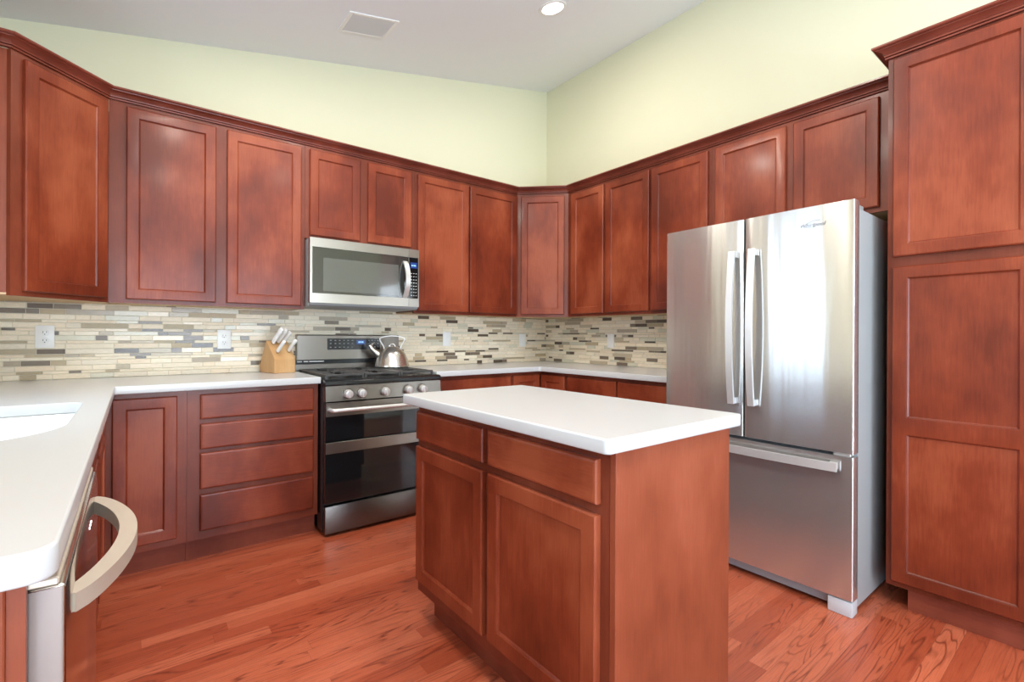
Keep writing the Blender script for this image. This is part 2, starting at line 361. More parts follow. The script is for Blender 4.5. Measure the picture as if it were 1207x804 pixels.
# mosaic backsplash: strips of stone and glass set in courses
random.seed(11)
CREAM = [(0.86, 0.75, 0.57), (0.82, 0.72, 0.55), (0.88, 0.79, 0.62), (0.84, 0.71, 0.53), (0.80, 0.71, 0.56), (0.87, 0.76, 0.59)]
TAN = [(0.50, 0.40, 0.26), (0.54, 0.45, 0.32), (0.46, 0.38, 0.25), (0.44, 0.37, 0.28)]
DARK = [(0.150, 0.110, 0.078), (0.19, 0.145, 0.105), (0.115, 0.086, 0.062), (0.22, 0.175, 0.13)]
PALE = [(0.70, 0.66, 0.52), (0.64, 0.61, 0.48)]
ROWS = []
z = 0.9145
while z < 1.7:
    h = random.choice([0.0145, 0.0265, 0.0265, 0.0265, 0.0145, 0.021]); ROWS.append((z, z + h)); z += h + 0.0016
def splash(parent, to_world, L, z_lo, z_hi):
    bm = nb(); tints = []
    def quad_box(u0, u1, za, zb, d, tint, mi):
        tl = random.uniform(-0.0007, 0.0007)
        pts = [(u0, 0), (u1, 0)]
        e = 0.0012
        bvs = [bm.verts.new(to_world(u, 0.0, zz)) for u, zz in ((u0, za), (u1, za), (u1, zb), (u0, zb))]
        fvs = [bm.verts.new(to_world(u, d + s*tl, zz)) for u, zz, s in ((u0+e, za+e, 1), (u1-e, za+e, -1), (u1-e, zb-e, -1), (u0+e, zb-e, 1))]
        fs = [bm.faces.new(fvs)] + [bm.faces.new((bvs[i], bvs[(i+1) % 4], fvs[(i+1) % 4], fvs[i])) for i in range(4)]
        for f in fs: f.material_index = mi; tints.append(tint)
    bvs = [bm.verts.new(to_world(u, 0.004, zz)) for u, zz in ((0, z_lo), (L, z_lo), (L, z_hi), (0, z_hi))]
    bm.faces.new(bvs).material_index = 2; tints.append((0.68, 0.62, 0.49))
    for za, zb in ROWS:
        if zb <= z_lo or za >= z_hi: continue
        za2, zb2 = max(za, z_lo), min(zb, z_hi)
        if zb2 - za2 < 0.005: continue
        u = -random.uniform(0, 0.12)
        while u < L:
            l = random.choice([0.06, 0.098, 0.098, 0.148, 0.198]); r = random.random()
            if r < 0.60: c, mi = random.choice(CREAM), 0 if random.random() < 0.85 else 1
            elif r < 0.79: c, mi = random.choice(TAN), 0 if random.random() < 0.6 else 1
            elif r < 0.925:
                c, mi = random.choice(DARK), 1; l = random.choice([0.05, 0.098, 0.11])
            else: c, mi = random.choice(PALE), 1
            a0, a1 = max(u, 0.0), min(u + l, L)
            if a1 - a0 > 0.006: quad_box(a0, a1, za2, zb2, 0.0075, c, mi)
            u += l + 0.0016
    o = obj('mosaic_tile', bm, [M_TSTONE, M_TGLASS, M_GROUT], parent, smooth=0)
    at = o.data.attributes.new('tint', 'FLOAT_COLOR', 'CORNER')
    for p, t in zip(o.data.polygons, tints):
        for li in p.loop_indices: at.data[li].color = (*t, 1)
    return o
splash(wall_back, lambda u, d, z: (XC + u, -d, z), -XC, 0.9145, 1.345)
splash(wall_right, lambda u, d, z: (-d, -u, z), 1.93, 0.9145, 1.345)
splash(wall_left, lambda u, d, z: (XC + d, -u, z), 0.84, 0.9145, 1.345)

# ceiling vent and recessed light lie in the slope of the ceiling
SL = math.atan(0.212)
def slope_thing(name, label, cat, x, y):
    t = thing(name, label, cat, (x, y, zc(x))); t.rotation_euler = (0, -SL, 0); return t
t = slope_thing('ceiling_vent', 'white rectangular louvred air vent in the sloped ceiling', 'vent', -2.01, -0.55)
bm = nb()
for a in ((-0.16, -0.135, -0.115, 0.115), (0.135, 0.16, -0.115, 0.115), (-0.135, 0.135, -0.115, -0.095), (-0.135, 0.135, 0.095, 0.115)):
    bx(bm, a[0], a[1], a[2], a[3], -0.008, -0.0005, 0.002, 1)
obj('frame', bm, M_TRIM, t)
bm = nb(); bx(bm, -0.135, 0.135, -0.095, 0.095, -0.002, -0.0005); obj('backing', bm, mat('vent_recess', (0.36, 0.36, 0.35), 0.6), t)
for i in range(11):
    bm = nb(); y = -0.085 + i*0.017
    prism_x(bm, [(y-0.006, -0.0025), (y+0.006, -0.008), (y+0.0068, -0.007), (y-0.005, -0.0015)], -0.135, 0.135); obj('slat', bm, mat('vent_paint', (0.60, 0.60, 0.57), 0.5) if i == 0 else bpy.data.materials['vent_paint'], t)
def downlight(x, y, label, power):
    t = slope_thing('recessed_light', label, 'light', x, y)
    bm = nb(); lathe(bm, [(0.068, -0.001), (0.070, -0.006), (0.088, -0.005), (0.092, -0.001)], n=40); obj('trim_ring', bm, M_TRIM, t)
    bm = nb(); cyl(bm, (0, 0, -0.004), (0, 0, -0.001), 0.068, 36); obj('lens', bm, M_LAMP, t)
    d = bpy.data.lights.new('recessed_light_glow', 'AREA'); d.shape = 'DISK'; d.size = 0.13; d.energy = power; d.color = (1.0, 0.93, 0.83)
    o = bpy.data.objects.new('recessed_light_glow', d); COL.objects.link(o); o.parent = t; o.location = (0, 0, -0.012)
CAN_FILL = 15  # power of the extra unseen lamps added to brighten floor and counters
downlight(-1.0, -1.155, 'lit round recessed light in the sloped white ceiling', 9)
for x, y, w in ((-2.6, -1.155, 'above the drawer cabinet'), (-2.9, -2.2, 'above the aisle between sink counter and island'), (-1.9, -2.3, 'above the middle of the island'),
                (-2.9, -3.7, 'above the room behind the island, window side'), (-1.7, -3.7, 'above the floor near the pantry')):
    downlight(x, y, 'added round ceiling light, out of view, ' + w, CAN_FILL)

# ------------------------------------------------------------------ cabinet builders (local: x along the run, front at y=0 facing -y, body towards +y)
HB, HT = 1.315, 2.348
def panel_door(parent, x0, x1, z0, z1, name='door', openings=None, fwid=0.048, t=0.02, label=None, horiz=False):
    """framed door with recessed flat panel(s); openings = list of (z0, z1) of panels"""
    bm = nb(); e = 0.0045
    if openings is None: openings = [(z0 + fwid, z1 - fwid)]
    xs = [x0 + e, x0 + fwid, x1 - fwid, x1 - e]; zs = [z0 + e]
    for a, b in openings: zs += [a, b]
    zs.append(z1 - e)
    grid = {(i, j): bm.verts.new((x, -t, z)) for i, x in enumerate(xs) for j, z in enumerate(zs)}
    for i in range(3):
        for j in range(len(zs)-1):
            if i == 1 and j % 2 == 1: continue
            bm.faces.new((grid[i, j], grid[i+1, j], grid[i+1, j+1], grid[i, j+1]))
    # outer eased edge and sides
    n = len(zs)
    loop = [(i, 0) for i in range(4)] + [(3, j) for j in range(1, n)] + [(i, n-1) for i in (2, 1, 0)] + [(0, j) for j in range(n-2, 0, -1)]
    def outv(i, j, y):
        x = x0 if i == 0 else x1 if i == 3 else xs[i]; z = z0 if j == 0 else z1 if j == n-1 else zs[j]
        return bm.verts.new((x, y, z))
    r1 = [outv(i, j, -t + e) for i, j in loop]; r2 = [outv(i, j, -0.0005) for i, j in loop]
    q = len(loop)
    for k in range(q):
        g0, g1 = grid[loop[k]], grid[loop[(k+1) % q]]
        bm.faces.new((g0, r1[k], r1[(k+1) % q], g1)); bm.faces.new((r1[k], r2[k], r2[(k+1) % q], r1[(k+1) % q]))
    bm.faces.new(r2)
    pans = []
    for m, (a, b) in enumerate(openings):
        j = 2*m + 1; c = [grid[1, j], grid[2, j], grid[2, j+1], grid[1, j+1]]
        prev = c
        for ins, y in ((0.003, -t + 0.001), (0.004, -t + 0.006), (0.0095, -t + 0.0105)):
            ring = [bm.verts.new((x, y, z)) for x, z in ((xs[1]+ins, a+ins), (xs[2]-ins, a+ins), (xs[2]-ins, b-ins), (xs[1]+ins, b-ins))]
            for k in range(4): bm.faces.new((prev[k], prev[(k+1) % 4], ring[(k+1) % 4], ring[k]))
            prev = ring
        pans.append((xs[1]+0.0095, xs[2]-0.0095, a+0.0095, b-0.0095))
    d = obj(name, bm, M_WOOD, parent, 20)
    for xa, xb, za, zb in pans:
        bm = nb(); bx(bm, xa - 0.001, xb + 0.001, -t + 0.0103, -t + 0.015, za - 0.001, zb + 0.001)
        obj('panel', bm, M_WOOD, d, 0)
    if label: d['label'] = label
    return d
def slab(parent, x0, x1, z0, z1, name='drawer', t=0.02):
    bm = nb(); bx(bm, x0, x1, -t + 0.006, -0.0005, z0, z1)
    e = 0.009
    a = [bm.verts.new((x, -t + 0.006, z)) for x, z in ((x0, z0), (x1, z0), (x1, z1), (x0, z1))]
    b = [bm.verts.new((x, -t + 0.0012, z)) for x, z in ((x0+0.003, z0+0.003), (x1-0.003, z0+0.003), (x1-0.003, z1-0.003), (x0+0.003, z1-0.003))]
    c = [bm.verts.new((x, -t, z)) for x, z in ((x0+e, z0+e), (x1-e, z0+e), (x1-e, z1-e), (x0+e, z1-e))]
    for A, B in ((a, b), (b, c)):
        for k in range(4): bm.faces.new((A[k], A[(k+1) % 4], B[(k+1) % 4], B[k]))
    bm.faces.new(c)
    return obj(name, bm, M_WOODH, parent, 0)
def face_frame(parent, x0, x1, z0, z1, opens, m=None):
    """frame board 19 mm thick with openings (x0,x1,z0,z1) a little smaller than the doors over them"""
    bm = nb()
    xs = sorted({x0, x1, *[o[i] for o in opens for i in (0, 1)]}); zs = sorted({z0, z1, *[o[i] for o in opens for i in (2, 3)]})
    def solid(xa, xb, za, zb):
        cx, cz = (xa+xb)/2, (za+zb)/2
        return not any(o[0] < cx < o[1] and o[2] < cz < o[3] for o in opens)
    vc = {}
    def V(x, y, z):
        k = (round(x, 5), round(y, 5), round(z, 5))
        if k not in vc: vc[k] = bm.verts.new((x, y, z))
        return vc[k]
    nx, nz = len(xs)-1, len(zs)-1
    S = {(i, j): solid(xs[i], xs[i+1], zs[j], zs[j+1]) for i in range(nx) for j in range(nz)}
    for (i, j), s in S.items():
        if not s: continue
        xa, xb, za, zb = xs[i], xs[i+1], zs[j], zs[j+1]
        bm.faces.new((V(xa,0,za), V(xb,0,za), V(xb,0,zb), V(xa,0,zb))); bm.faces.new((V(xa,.019,za), V(xa,.019,zb), V(xb,.019,zb), V(xb,.019,za)))
        if not S.get((i-1, j)): bm.faces.new((V(xa,0,za), V(xa,0,zb), V(xa,.019,zb), V(xa,.019,za)))
        if not S.get((i+1, j)): bm.faces.new((V(xb,0,za), V(xb,.019,za), V(xb,.019,zb), V(xb,0,zb)))
        if not S.get((i, j-1)): bm.faces.new((V(xa,0,za), V(xa,.019,za), V(xb,.019,za), V(xb,0,za)))
        if not S.get((i, j+1)): bm.faces.new((V(xa,0,zb), V(xb,0,zb), V(xb,.019,zb), V(xa,.019,zb)))
    return obj('face_frame', bm, m or M_FRAME, parent, 0)
def inset(r, d=0.012): return (r[0]+d, r[1]-d, r[2]+d, r[3]-d)
def carcass(parent, x0, x1, z0, z1, depth, m=None, name='carcass'):
    bm = nb(); bx(bm, x0, x1, 0.0192, depth, z0, z1); return obj(name, bm, m or M_FRAME, parent, 0)
def wall_cab(label, loc, rz, w, doors, z0=HB, depth=0.303, cat='cabinet', group=None):
    """doors: (x0, x1, z0, z1) local"""
    t = thing('wall_cabinet', label, cat, (*loc, z0), rz, group)
    D = [(a, b, c - z0, d - z0) for a, b, c, d in doors]; H = HT - z0
    face_frame(t, 0, w, 0, H, [inset(d) for d in D])
    carcass(t, 0, w, 0.012, H, depth)
    bm = nb(); bx(bm, 0.001, w - 0.001, 0.0195, depth, 0.004, 0.0118); obj('bottom_panel', bm, M_MAPLE, t, 0)
    for d in D: panel_door(t, *d)
    return t
CB = 0.876                                   # top of the base cabinets
def base_cab(label, loc, rz, w, doors=(), drawers=(), depth=0.592, kick=True, kx=(0.0, None), z0=0.115):
    t = thing('base_cabinet', label, 'cabinet', (*loc, 0), rz)
    face_frame(t, 0, w, z0, CB, [inset(d) for d in list(doors) + list(drawers)])
    carcass(t, 0, w, z0, CB, depth)
    for d in doors: panel_door(t, *d)
    for d in drawers: slab(t, *d)
    if kick:
        bm = nb(); bx(bm, kx[0], kx[1] if kx[1] is not None else w, 0.058, 0.074, 0, z0); obj('toe_kick', bm, M_KICK, t, 0)
    return t

G = 0.0006
# ---- upper cabinets, wall A (back)
UA = -0.305
def A(x0): return (x0, UA)
def da(x0, lst, z0, z1): return [(a - x0, b - x0, z0, z1) for a, b in lst]
DZ0, DZ1 = 1.336, 2.325
x0 = XC + 0.61 + G
wall_cab('cherry wall cabinet with two tall doors above the knife block, left of the microwave', A(x0), 0, -2.319 - x0,
         da(x0, [(-3.194, -2.798), (-2.744, -2.343)], DZ0, DZ1))
x0 = -2.318
wall_cab('short cherry wall cabinet with two doors directly above the microwave', A(x0), 0, 0.750,
         da(x0, [(-2.292, -1.969), (-1.914, -1.594)], 1.785, DZ1), z0=1.765)
x0 = -1.567
wall_cab('cherry wall cabinet with two tall doors between the microwave and the far corner', A(x0), 0, -0.611 - x0,
         da(x0, [(-1.541, -1.106), (-1.090, -0.622)], DZ0, DZ1))
# ---- upper cabinets, wall B (right)
def Bp(y0): return (-0.305, y0)
def db(y0, lst, z0, z1): return [(y0 - a, y0 - b, z0, z1) for a, b in lst]
y0 = -0.611
wall_cab('cherry wall cabinet with two doors on the right wall beside the far corner', Bp(y0), -PI/2, 0.818,
         db(y0, [(-0.656, -1.003), (-1.025, -1.420)], DZ0, DZ1))
y0 = -1.430
wall_cab('single door cherry wall cabinet just left of the refrigerator top', Bp(y0), -PI/2, 0.453,
         db(y0, [(-1.441, -1.859)], DZ0, DZ1))
y0 = -1.884
wall_cab('short cherry wall cabinet with two doors above the refrigerator', Bp(y0), -PI/2, 0.966,
         db(y0, [(-1.910, -2.322), (-2.361, -2.747)], 1.792, DZ1), z0=1.768)
# ---- diagonal corner wall cabinets
def diag_cab(label, loc, rz, poly_world, dx0, dx1, side):
    t = thing('corner_wall_cabinet', label, 'cabinet', (*loc, HB), rz)
    H = HT - HB; w = 0.4313
    c, s = math.cos(-rz), math.sin(-rz)
    def L(p): dx, dy = p[0]-loc[0], p[1]-loc[1]; return (dx*c - dy*s, dx*s + dy*c)
    poly = [L(p) for p in poly_world]
    d = (dx0, dx1, DZ0 - HB, DZ1 - HB)
    face_frame(t, 0.0005, w - 0.0005, 0, H, [inset(d)])
    # body pulled 19 mm back from the face
    P = [(x, max(y, 0.0193)) for x, y in poly]
    bm = nb(); prism(bm, P, 0.012, H); obj('carcass', bm, side, t, 0)
    bm = nb(); prism(bm, [(x*0.996 + 0.0008, y*0.996) for x, y in P], 0.004, 0.0118); obj('bottom_panel', bm, M_MAPLE, t, 0)
    panel_door(t, *d)
    return t
e = 0.0008
diag_cab('diagonal cherry corner wall cabinet at the far left, tall single door', (XC+0.305, -0.61), PI/4,
         [(XC+0.305, -0.61), (XC+0.61-e, -0.305), (XC+0.61-e, -e-0.008), (XC+e+0.008, -e-0.008), (XC+e+0.008, -0.61)], 0.044, 0.414, M_PANEL)
diag_cab('narrow diagonal cherry corner wall cabinet where back and right walls meet', (-0.61, -0.305), -PI/4,
         [(-0.61+e, -0.305), (-0.305, -0.61+e), (-e-0.008, -0.61+e), (-e-0.008, -e-0.008), (-0.61+e, -e-0.008)], 0.036, 0.398, M_FRAME)
# ---- crown along the tops of the wall cabinets
CROWN = [(-0.010, HT), (0.010, HT), (0.011, HT+0.006), (0.004, HT+0.0075), (0.004, HT+0.0095), (0.013, HT+0.011), (0.014, HT+0.016), (0.008, HT+0.0175), (0.009, HT+0.020),
         (0.015, HT+0.027), (0.025, HT+0.034), (0.036, HT+0.038), (0.037, HT+0.041), (0.045, HT+0.042), (0.050, HT+0.046), (0.050, HT+0.053), (-0.010, HT+0.053)]
CROWN = [(o, z + 0.0006) for o, z in CROWN]
bm = nb(); miter(bm, [(XC + 0.004, -0.61), (XC+0.305, -0.61), (XC+0.61, -0.305), (-0.61, -0.305), (-0.305, -0.61), (-0.305, -2.804)], CROWN)
tag(obj('crown_molding', bm, M_CROWN, None, 25), 'dark cherry crown molding running along the tops of the wall cabinets', 'molding')['kind'] = 'thing'

# ---- pantry
PX, PY0, PY1 = -0.61, -2.856, -3.325
t = thing('pantry_cabinet', 'tall cherry pantry cabinet with two stacked doors right of the refrigerator', 'cabinet', (PX, PY0, 0), -PI/2)
W = PY0 - PY1; d1 = (0.020, W - 0.022, 1.497, 2.334); d2 = (0.020, W - 0.022, 0.124, 1.454)
face_frame(t, 0, W, 0.10, HT, [inset(d1), inset(d2)])
carcass(t, 0, W, 0.10, HT, 0.608)
panel_door(t, *d1); panel_door(t, *d2, openings=[(0.170, 0.752), (0.818, 1.408)])
bm = nb(); bx(bm, 0.066, W, 0.042, 0.056, 0, 0.0995); bx(bm, 0.066, 0.080, 0.0562, 0.60, 0, 0.0995); obj('toe_kick', bm, M_KICK, t, 0)
bm = nb(); miter(bm, [(0.0, 0.60), (0.0, 0.0), (W, 0.0)], CROWN)
# travel direction: front edge runs +x facing -y, so the side run comes from the wall towards the front
obj('crown_molding', bm, M_CROWN, t, 25)

# ---- base cabinets, wall A
FA = -0.596
x0 = -3.2785
base_cab('cherry base cabinet with one framed door beside the sink counter', (x0, FA), 0, -2.952 - x0,
         doors=[(-3.240 - x0, -2.992 - x0, 0.150, 0.850)], kx=(0, None))
x0 = -2.951
base_cab('cherry base cabinet with a stack of four drawers left of the range', (x0, FA), 0, -2.319 - x0,
         drawers=[(-2.896 - x0, -2.346 - x0, a, b) for a, b in ((0.725, 0.850), (0.573, 0.701), (0.371, 0.553), (0.160, 0.343))])
x0 = -1.564
base_cab('cherry base cabinet between the range and the far corner, behind the island', (x0, FA), 0, -0.8985 - x0,
         drawers=[(-1.530 - x0, -0.909 - x0, 0.725, 0.850)], doors=[(-1.530 - x0, -1.222 - x0, 0.150, 0.705), (-1.212 - x0, -0.909 - x0, 0.150, 0.705)])
# corner base: two door leaves meeting at a right angle
t = thing('corner_base_cabinet', 'cherry corner base cabinet with two narrow folded doors under the far counter corner', 'cabinet', (-0.897, -0.596, 0))
def prism_part(name, poly, z0, z1, m):
    bm = nb(); prism(bm, [(x + 0.897, y + 0.596) for x, y in poly], z0, z1); return obj(name, bm, m, t, 0)
prism_part('carcass', [(-0.897, -0.002-0.008), (-0.897, -0.596), (-0.596, -0.596), (-0.596, -0.897), (-0.010, -0.897), (-0.010, -0.010)], 0.115, CB, M_FRAME)
prism_part('toe_kick', [(-0.897, -0.538), (-0.538, -0.538), (-0.538, -0.897), (-0.524, -0.897), (-0.524, -0.524), (-0.897, -0.524)], 0, 0.1149, M_KICK)
panel_door(t, 0.014, 0.277, 0.150, 0.850)
d = panel_door(t, 0.024, 0.287, 0.150, 0.850)
d.location = (0.301, 0, 0); d.rotation_euler = (0, 0, -PI/2)
# wall B base run
y0 = -0.8985
base_cab('cherry base cabinet with two drawers under the right counter, behind the island', (-0.596, y0), -PI/2, 0.985,
         drawers=[(y0 + 0.916, y0 + 1.375, 0.725, 0.850), (y0 + 1.390, y0 + 1.850, 0.725, 0.850)],
         doors=[(y0 + 0.916, y0 + 1.375, 0.150, 0.705), (y0 + 1.390, y0 + 1.850, 0.150, 0.705)])
# wall C: corner filler run, sink base, end panel  (facing +x: local x runs +y)
FC = XC + 0.596
def cC(y): return (FC, y)
base_cab('cherry base cabinet with one door under the far end of the sink counter', cC(-1.177), PI/2, 0.52,
         drawers=[(0.03, 0.48, 0.725, 0.850)], doors=[(0.03, 0.48, 0.150, 0.705)], depth=0.592)
t = base_cab('cherry sink base cabinet with two doors beside the dishwasher', cC(-2.111), PI/2, 0.933,
         drawers=[(0.03, 0.460, 0.725, 0.850), (0.473, 0.903, 0.725, 0.850)], doors=[(0.03, 0.460, 0.150, 0.705), (0.473, 0.903, 0.150, 0.705)], depth=0.592)
# the sink bowl hangs inside it: shell instead of a solid box
for ch in list(t.children):
    if ch.name.startswith('carcass'):
        bpy.data.objects.remove(ch)
for nm, q in (('cabinet_bottom', (0.018, 0.915, 0.0192, 0.574, 0.115, 0.135)), ('side_panel', (0, 0.018, 0.0192, 0.574, 0.115, CB)),
              ('side_panel', (0.915, 0.933, 0.0192, 0.574, 0.115, CB)), ('back_panel', (0, 0.933, 0.5745, 0.592, 0.115, CB))):
    bm = nb(); bx(bm, *q); obj(nm, bm, M_FRAME, t, 0)
bm = nb(); bx(bm, XC + 0.004, -3.2720, -2.738, -2.7195, 0, CB, 0.0015, 1); bx(bm, -3.2718, -3.2560, -2.733, -2.7195, 0, CB)
tag(obj('end_panel', bm, M_PANEL, None, 0), 'cherry end panel closing the near end of the sink counter', 'panel')['kind'] = 'thing'

# ------------------------------------------------------------------ worktops
def rounded(poly, radii, n=7):
    out = []; m = len(poly)
    for i, (p, r) in enumerate(zip(poly, radii)):
        p = Vector(p)
        if r <= 0: out.append((p.x, p.y)); continue
        a = (Vector(poly[i-1]) - p).normalized(); b = (Vector(poly[(i+1) % m]) - p).normalized()
        ang = a.angle(b); d = r / math.tan(ang/2); c = p + (a + b).normalized() * (r / math.sin(ang/2))
        s = p + a*d - c; e = p + b*d - c; a0 = math.atan2(s.y, s.x); a1 = math.atan2(e.y, e.x)
        da_ = (a1 - a0 + PI) % (2*PI) - PI
        for k in range(n+1):
            q = a0 + da_*k/n; out.append((c.x + r*math.cos(q), c.y + r*math.sin(q)))
    return out
def slab_curve(loops, z0, z1, bev):
    cu = bpy.data.curves.new('outline', 'CURVE'); cu.dimensions = '2D'; cu.fill_mode = 'BOTH'
    for lp in loops:
        s = cu.splines.new('POLY'); s.points.add(len(lp)-1); s.use_cyclic_u = True
        for pt, (x, y) in zip(s.points, lp): pt.co = (x, y, 0, 1)
    cu.extrude = (z1-z0)/2 - bev; cu.bevel_depth = bev; cu.bevel_resolution = 2; cu.offset = -bev
    o = bpy.data.objects.new('outline', cu); COL.objects.link(o)
    dg = bpy.context.evaluated_depsgraph_get(); me = bpy.data.meshes.new_from_object(o.evaluated_get(dg))
    me.transform(Matrix.Translation((0, 0, (z0+z1)/2)))
    bpy.data.objects.remove(o); bpy.data.curves.remove(cu)
    return me
def mesh_obj(name, me, m, parent=None):
    me.materials.clear(); me.materials.append(m); me.name = name
    for p in me.polygons: p.use_smooth = True
    me.set_sharp_from_angle(angle=math.radians(40))
    o = bpy.data.objects.new(name, me); COL.objects.link(o)
    if parent: o.parent = parent
    return o
ZT = 0.914; CD = 0.646
SINK = rounded([(-3.76, -1.215), (-3.302, -1.215), (-3.302, -2.005), (-3.76, -2.005)], [0.06, 0.05, 0.28, 0.08], 12)
o = mesh_obj('countertop', slab_curve([rounded([(XC + 0.009, -0.009), (XC + 0.009, -2.752), (XC + CD, -2.752), (XC + CD, -CD), (-2.316, -CD), (-2.316, -0.009)],
             [0, 0, 0.030, 0.006, 0.003, 0], 6), SINK], CB + 0.0005, ZT, 0.004), M_COUNTER)
tag(o, 'white L-shaped countertop holding the sink, ending left of the range', 'countertop')
bm = nb()                                                     # integral bowl
def ring(sc, z, dx=0.0): return [bm.verts.new((-3.531 + (x + 3.531)*sc + dx, -1.61 + (y + 1.61)*sc, z)) for x, y in SINK]
rs = [ring(1.0, 0.8763), ring(0.992, 0.80), ring(0.97, 0.735), ring(0.92, 0.712), ring(0.5, 0.706), ring(0.08, 0.704)]
for Aq, Bq in zip(rs, rs[1:]):
    for i in range(len(SINK)): bm.faces.new((Aq[i], Aq[(i+1) % len(SINK)], Bq[(i+1) % len(SINK)], Bq[i]))
bm.faces.new(rs[-1])
sk = obj('sink_bowl', bm, M_SINK, o, 40)
sm = sk.modifiers.new('thickness', 'SOLIDIFY'); sm.thickness = 0.002; sm.offset = -1
bm = nb(); lathe(bm, [(0.0, 0.002), (0.03, 0.002), (0.045, 0.006), (0.045, 0.0)], (-3.531, -1.61, 0.705)); obj('drain', bm, M_CHROME, sk)
o = mesh_obj('countertop', slab_curve([rounded([(-1.566, -CD), (-CD, -CD), (-CD, -1.886), (-0.009, -1.886), (-0.009, -0.009), (-1.566, -0.009)],
             [0.003, 0.02, 0.003, 0, 0, 0], 5)], CB + 0.0005, ZT, 0.004), M_COUNTER)
tag(o, 'white corner countertop running from the range round to the refrigerator', 'countertop')

# ------------------------------------------------------------------ island
IX0, IX1, IY0, IY1 = -2.240, -1.700, -1.702, -2.730
t = thing('kitchen_island', 'cherry kitchen island with two drawers, two doors and white top', 'island', (IX0, IY0, 0), -PI/2)
# front faces -x : local x runs towards -y
W = IY0 - IY1
c1 = (0.013, 0.482, 0.735, 0.848); c2 = (0.513, 0.980, 0.735, 0.848); e1 = (0.013, 0.482, 0.165, 0.708); e2 = (0.513, 0.980, 0.165, 0.708)
face_frame(t, 0, W - 0.0195, 0.115, CB, [inset(q) for q in (c1, c2, e1, e2)])
carcass(t, 0, W - 0.0195, 0.115, CB, IX1 - IX0)
panel_door(t, *e1); panel_door(t, *e2); slab(t, *c1); slab(t, *c2)
bm = nb(); bx(bm, 0.03, W - 0.0195, 0.06, 0.076, 0, 0.1148); bx(bm, 0.03, 0.046, 0.0762, 0.53, 0, 0.1148); obj('toe_kick', bm, M_KICK, t, 0)
bm = nb(); bx(bm, W - 0.019, W, 0.0, IX1 - IX0, 0, CB, 0.0012, 1); obj('end_panel', bm, M_PANEL, t, 0)
me = slab_curve([rounded([(-0.045, -0.055), (1.050, -0.055), (1.050, 0.580), (-0.045, 0.580)], [0.018]*4, 6)], CB + 0.0005, ZT, 0.005)
mesh_obj('countertop', me, M_COUNTER, t)

# ------------------------------------------------------------------ range
RX0, RX1 = -2.311, -1.570; RW = RX1 - RX0
t = thing('gas_range', 'dark stainless gas range with double oven between the drawer cabinets', 'stove', (RX0, 0, 0))
bm = nb(); bx(bm, 0, RW, -0.660, -0.012, 0.03, 0.893)
for x in (0.04, RW - 0.04):
    for y in (-0.60, -0.06): cyl(bm, (x, y, 0), (x, y, 0.03), 0.02, 12)
obj('body', bm, M_BLACK, t, 30)
bm = nb(); bx(bm, 0.004, RW - 0.004, -0.700, -0.6605, 0.022, 0.177, 0.004, 2); obj('storage_drawer', bm, M_DRAW, t)
def oven_door(z0, z1, band, gz0, gz1, name='oven_door'):
    bm = nb(); bx(bm, 0.004, RW - 0.004, -0.705, -0.6605, z0, z1, 0.003, 1); d = obj(name, bm, M_GLASS, t)
    bm = nb(); bx(bm, 0.004, RW - 0.004, -0.7085, -0.7052, band[0], band[1], 0.001, 1); obj('steel_band', bm, M_BSTEEL, d)
    bm = nb(); bx(bm, 0.10, RW - 0.10, -0.7056, -0.7051, gz0, gz1); obj('window_glass', bm, M_GLASS, d)
    return d
od = oven_door(0.546, 0.770, (0.690, 0.768), 0.57, 0.672)
bm = nb(); pts = [(0.028, -0.705, 0.728), (0.030, -0.738, 0.728), (0.040, -0.748, 0.728), (0.06, -0.750, 0.728)] + [(0.06 + (RW-0.12)*i/10, -0.750 - 0.006*math.sin(PI*i/10), 0.728) for i in range(1, 10)] + [(RW-0.06, -0.750, 0.728), (RW-0.040, -0.748, 0.728), (RW-0.030, -0.738, 0.728), (RW-0.028, -0.705, 0.728)]
sweep(bm, pts, circ(0.0115, 14), (0, 0, 1)); obj('handle', bm, M_HANDLE, od, 60)
oven_door(0.192, 0.543, (0.478, 0.541), 0.25, 0.44)
bm = nb(); prism_x(bm, [(-0.6605, 0.776), (-0.712, 0.776), (-0.704, 0.862), (-0.6605, 0.862)], 0.002, RW - 0.002); obj('control_panel', bm, M_BSTEEL, t, 0)
bm = nb(); prism_x(bm, [(-0.6605, 0.8635), (-0.706, 0.8635), (-0.711, 0.872), (-0.708, 0.888), (-0.695, 0.896), (-0.6605, 0.898)], 0.0, RW); obj('front_lip', bm, M_BLACK, t, 30)
for kx in (0.125, 0.205, 0.352, 0.505, 0.602):
    k = nb(); cyl(k, (kx, -0.708, 0.818), (kx, -0.722, 0.8167), 0.030, 28); ko = obj('knob', k, M_BSTEEL, t)
    k = nb(); cyl(k, (kx, -0.7222, 0.8167), (kx, -0.747, 0.814), 0.0255, 28, 0.0225, 0.003); obj('dial', k, M_HANDLE, ko)
    k = nb(); bx(k, kx-0.0045, kx+0.0045, -0.753, -0.7465, 0.793, 0.835, 0.002, 1); obj('grip', k, M_HANDLE, ko)
bm = nb(); bx(bm, 0.0, RW, -0.660, -0.066, 0.8932, 0.899, 0.002, 1); obj('cooktop', bm, M_BLACK, t)
for bxp, byp, r in ((0.15, -0.20, 0.04), (0.15, -0.50, 0.05), (RW/2, -0.35, 0.045), (RW-0.15, -0.20, 0.04), (RW-0.15, -0.50, 0.05)):
    k = nb(); lathe(k, [(0, 0.012), (r*0.8, 0.012), (r*0.8, 0.007), (r, 0.006), (r, 0.0)], (bxp, byp, 0.899), 28); obj('burner', k, M_IRON, t)
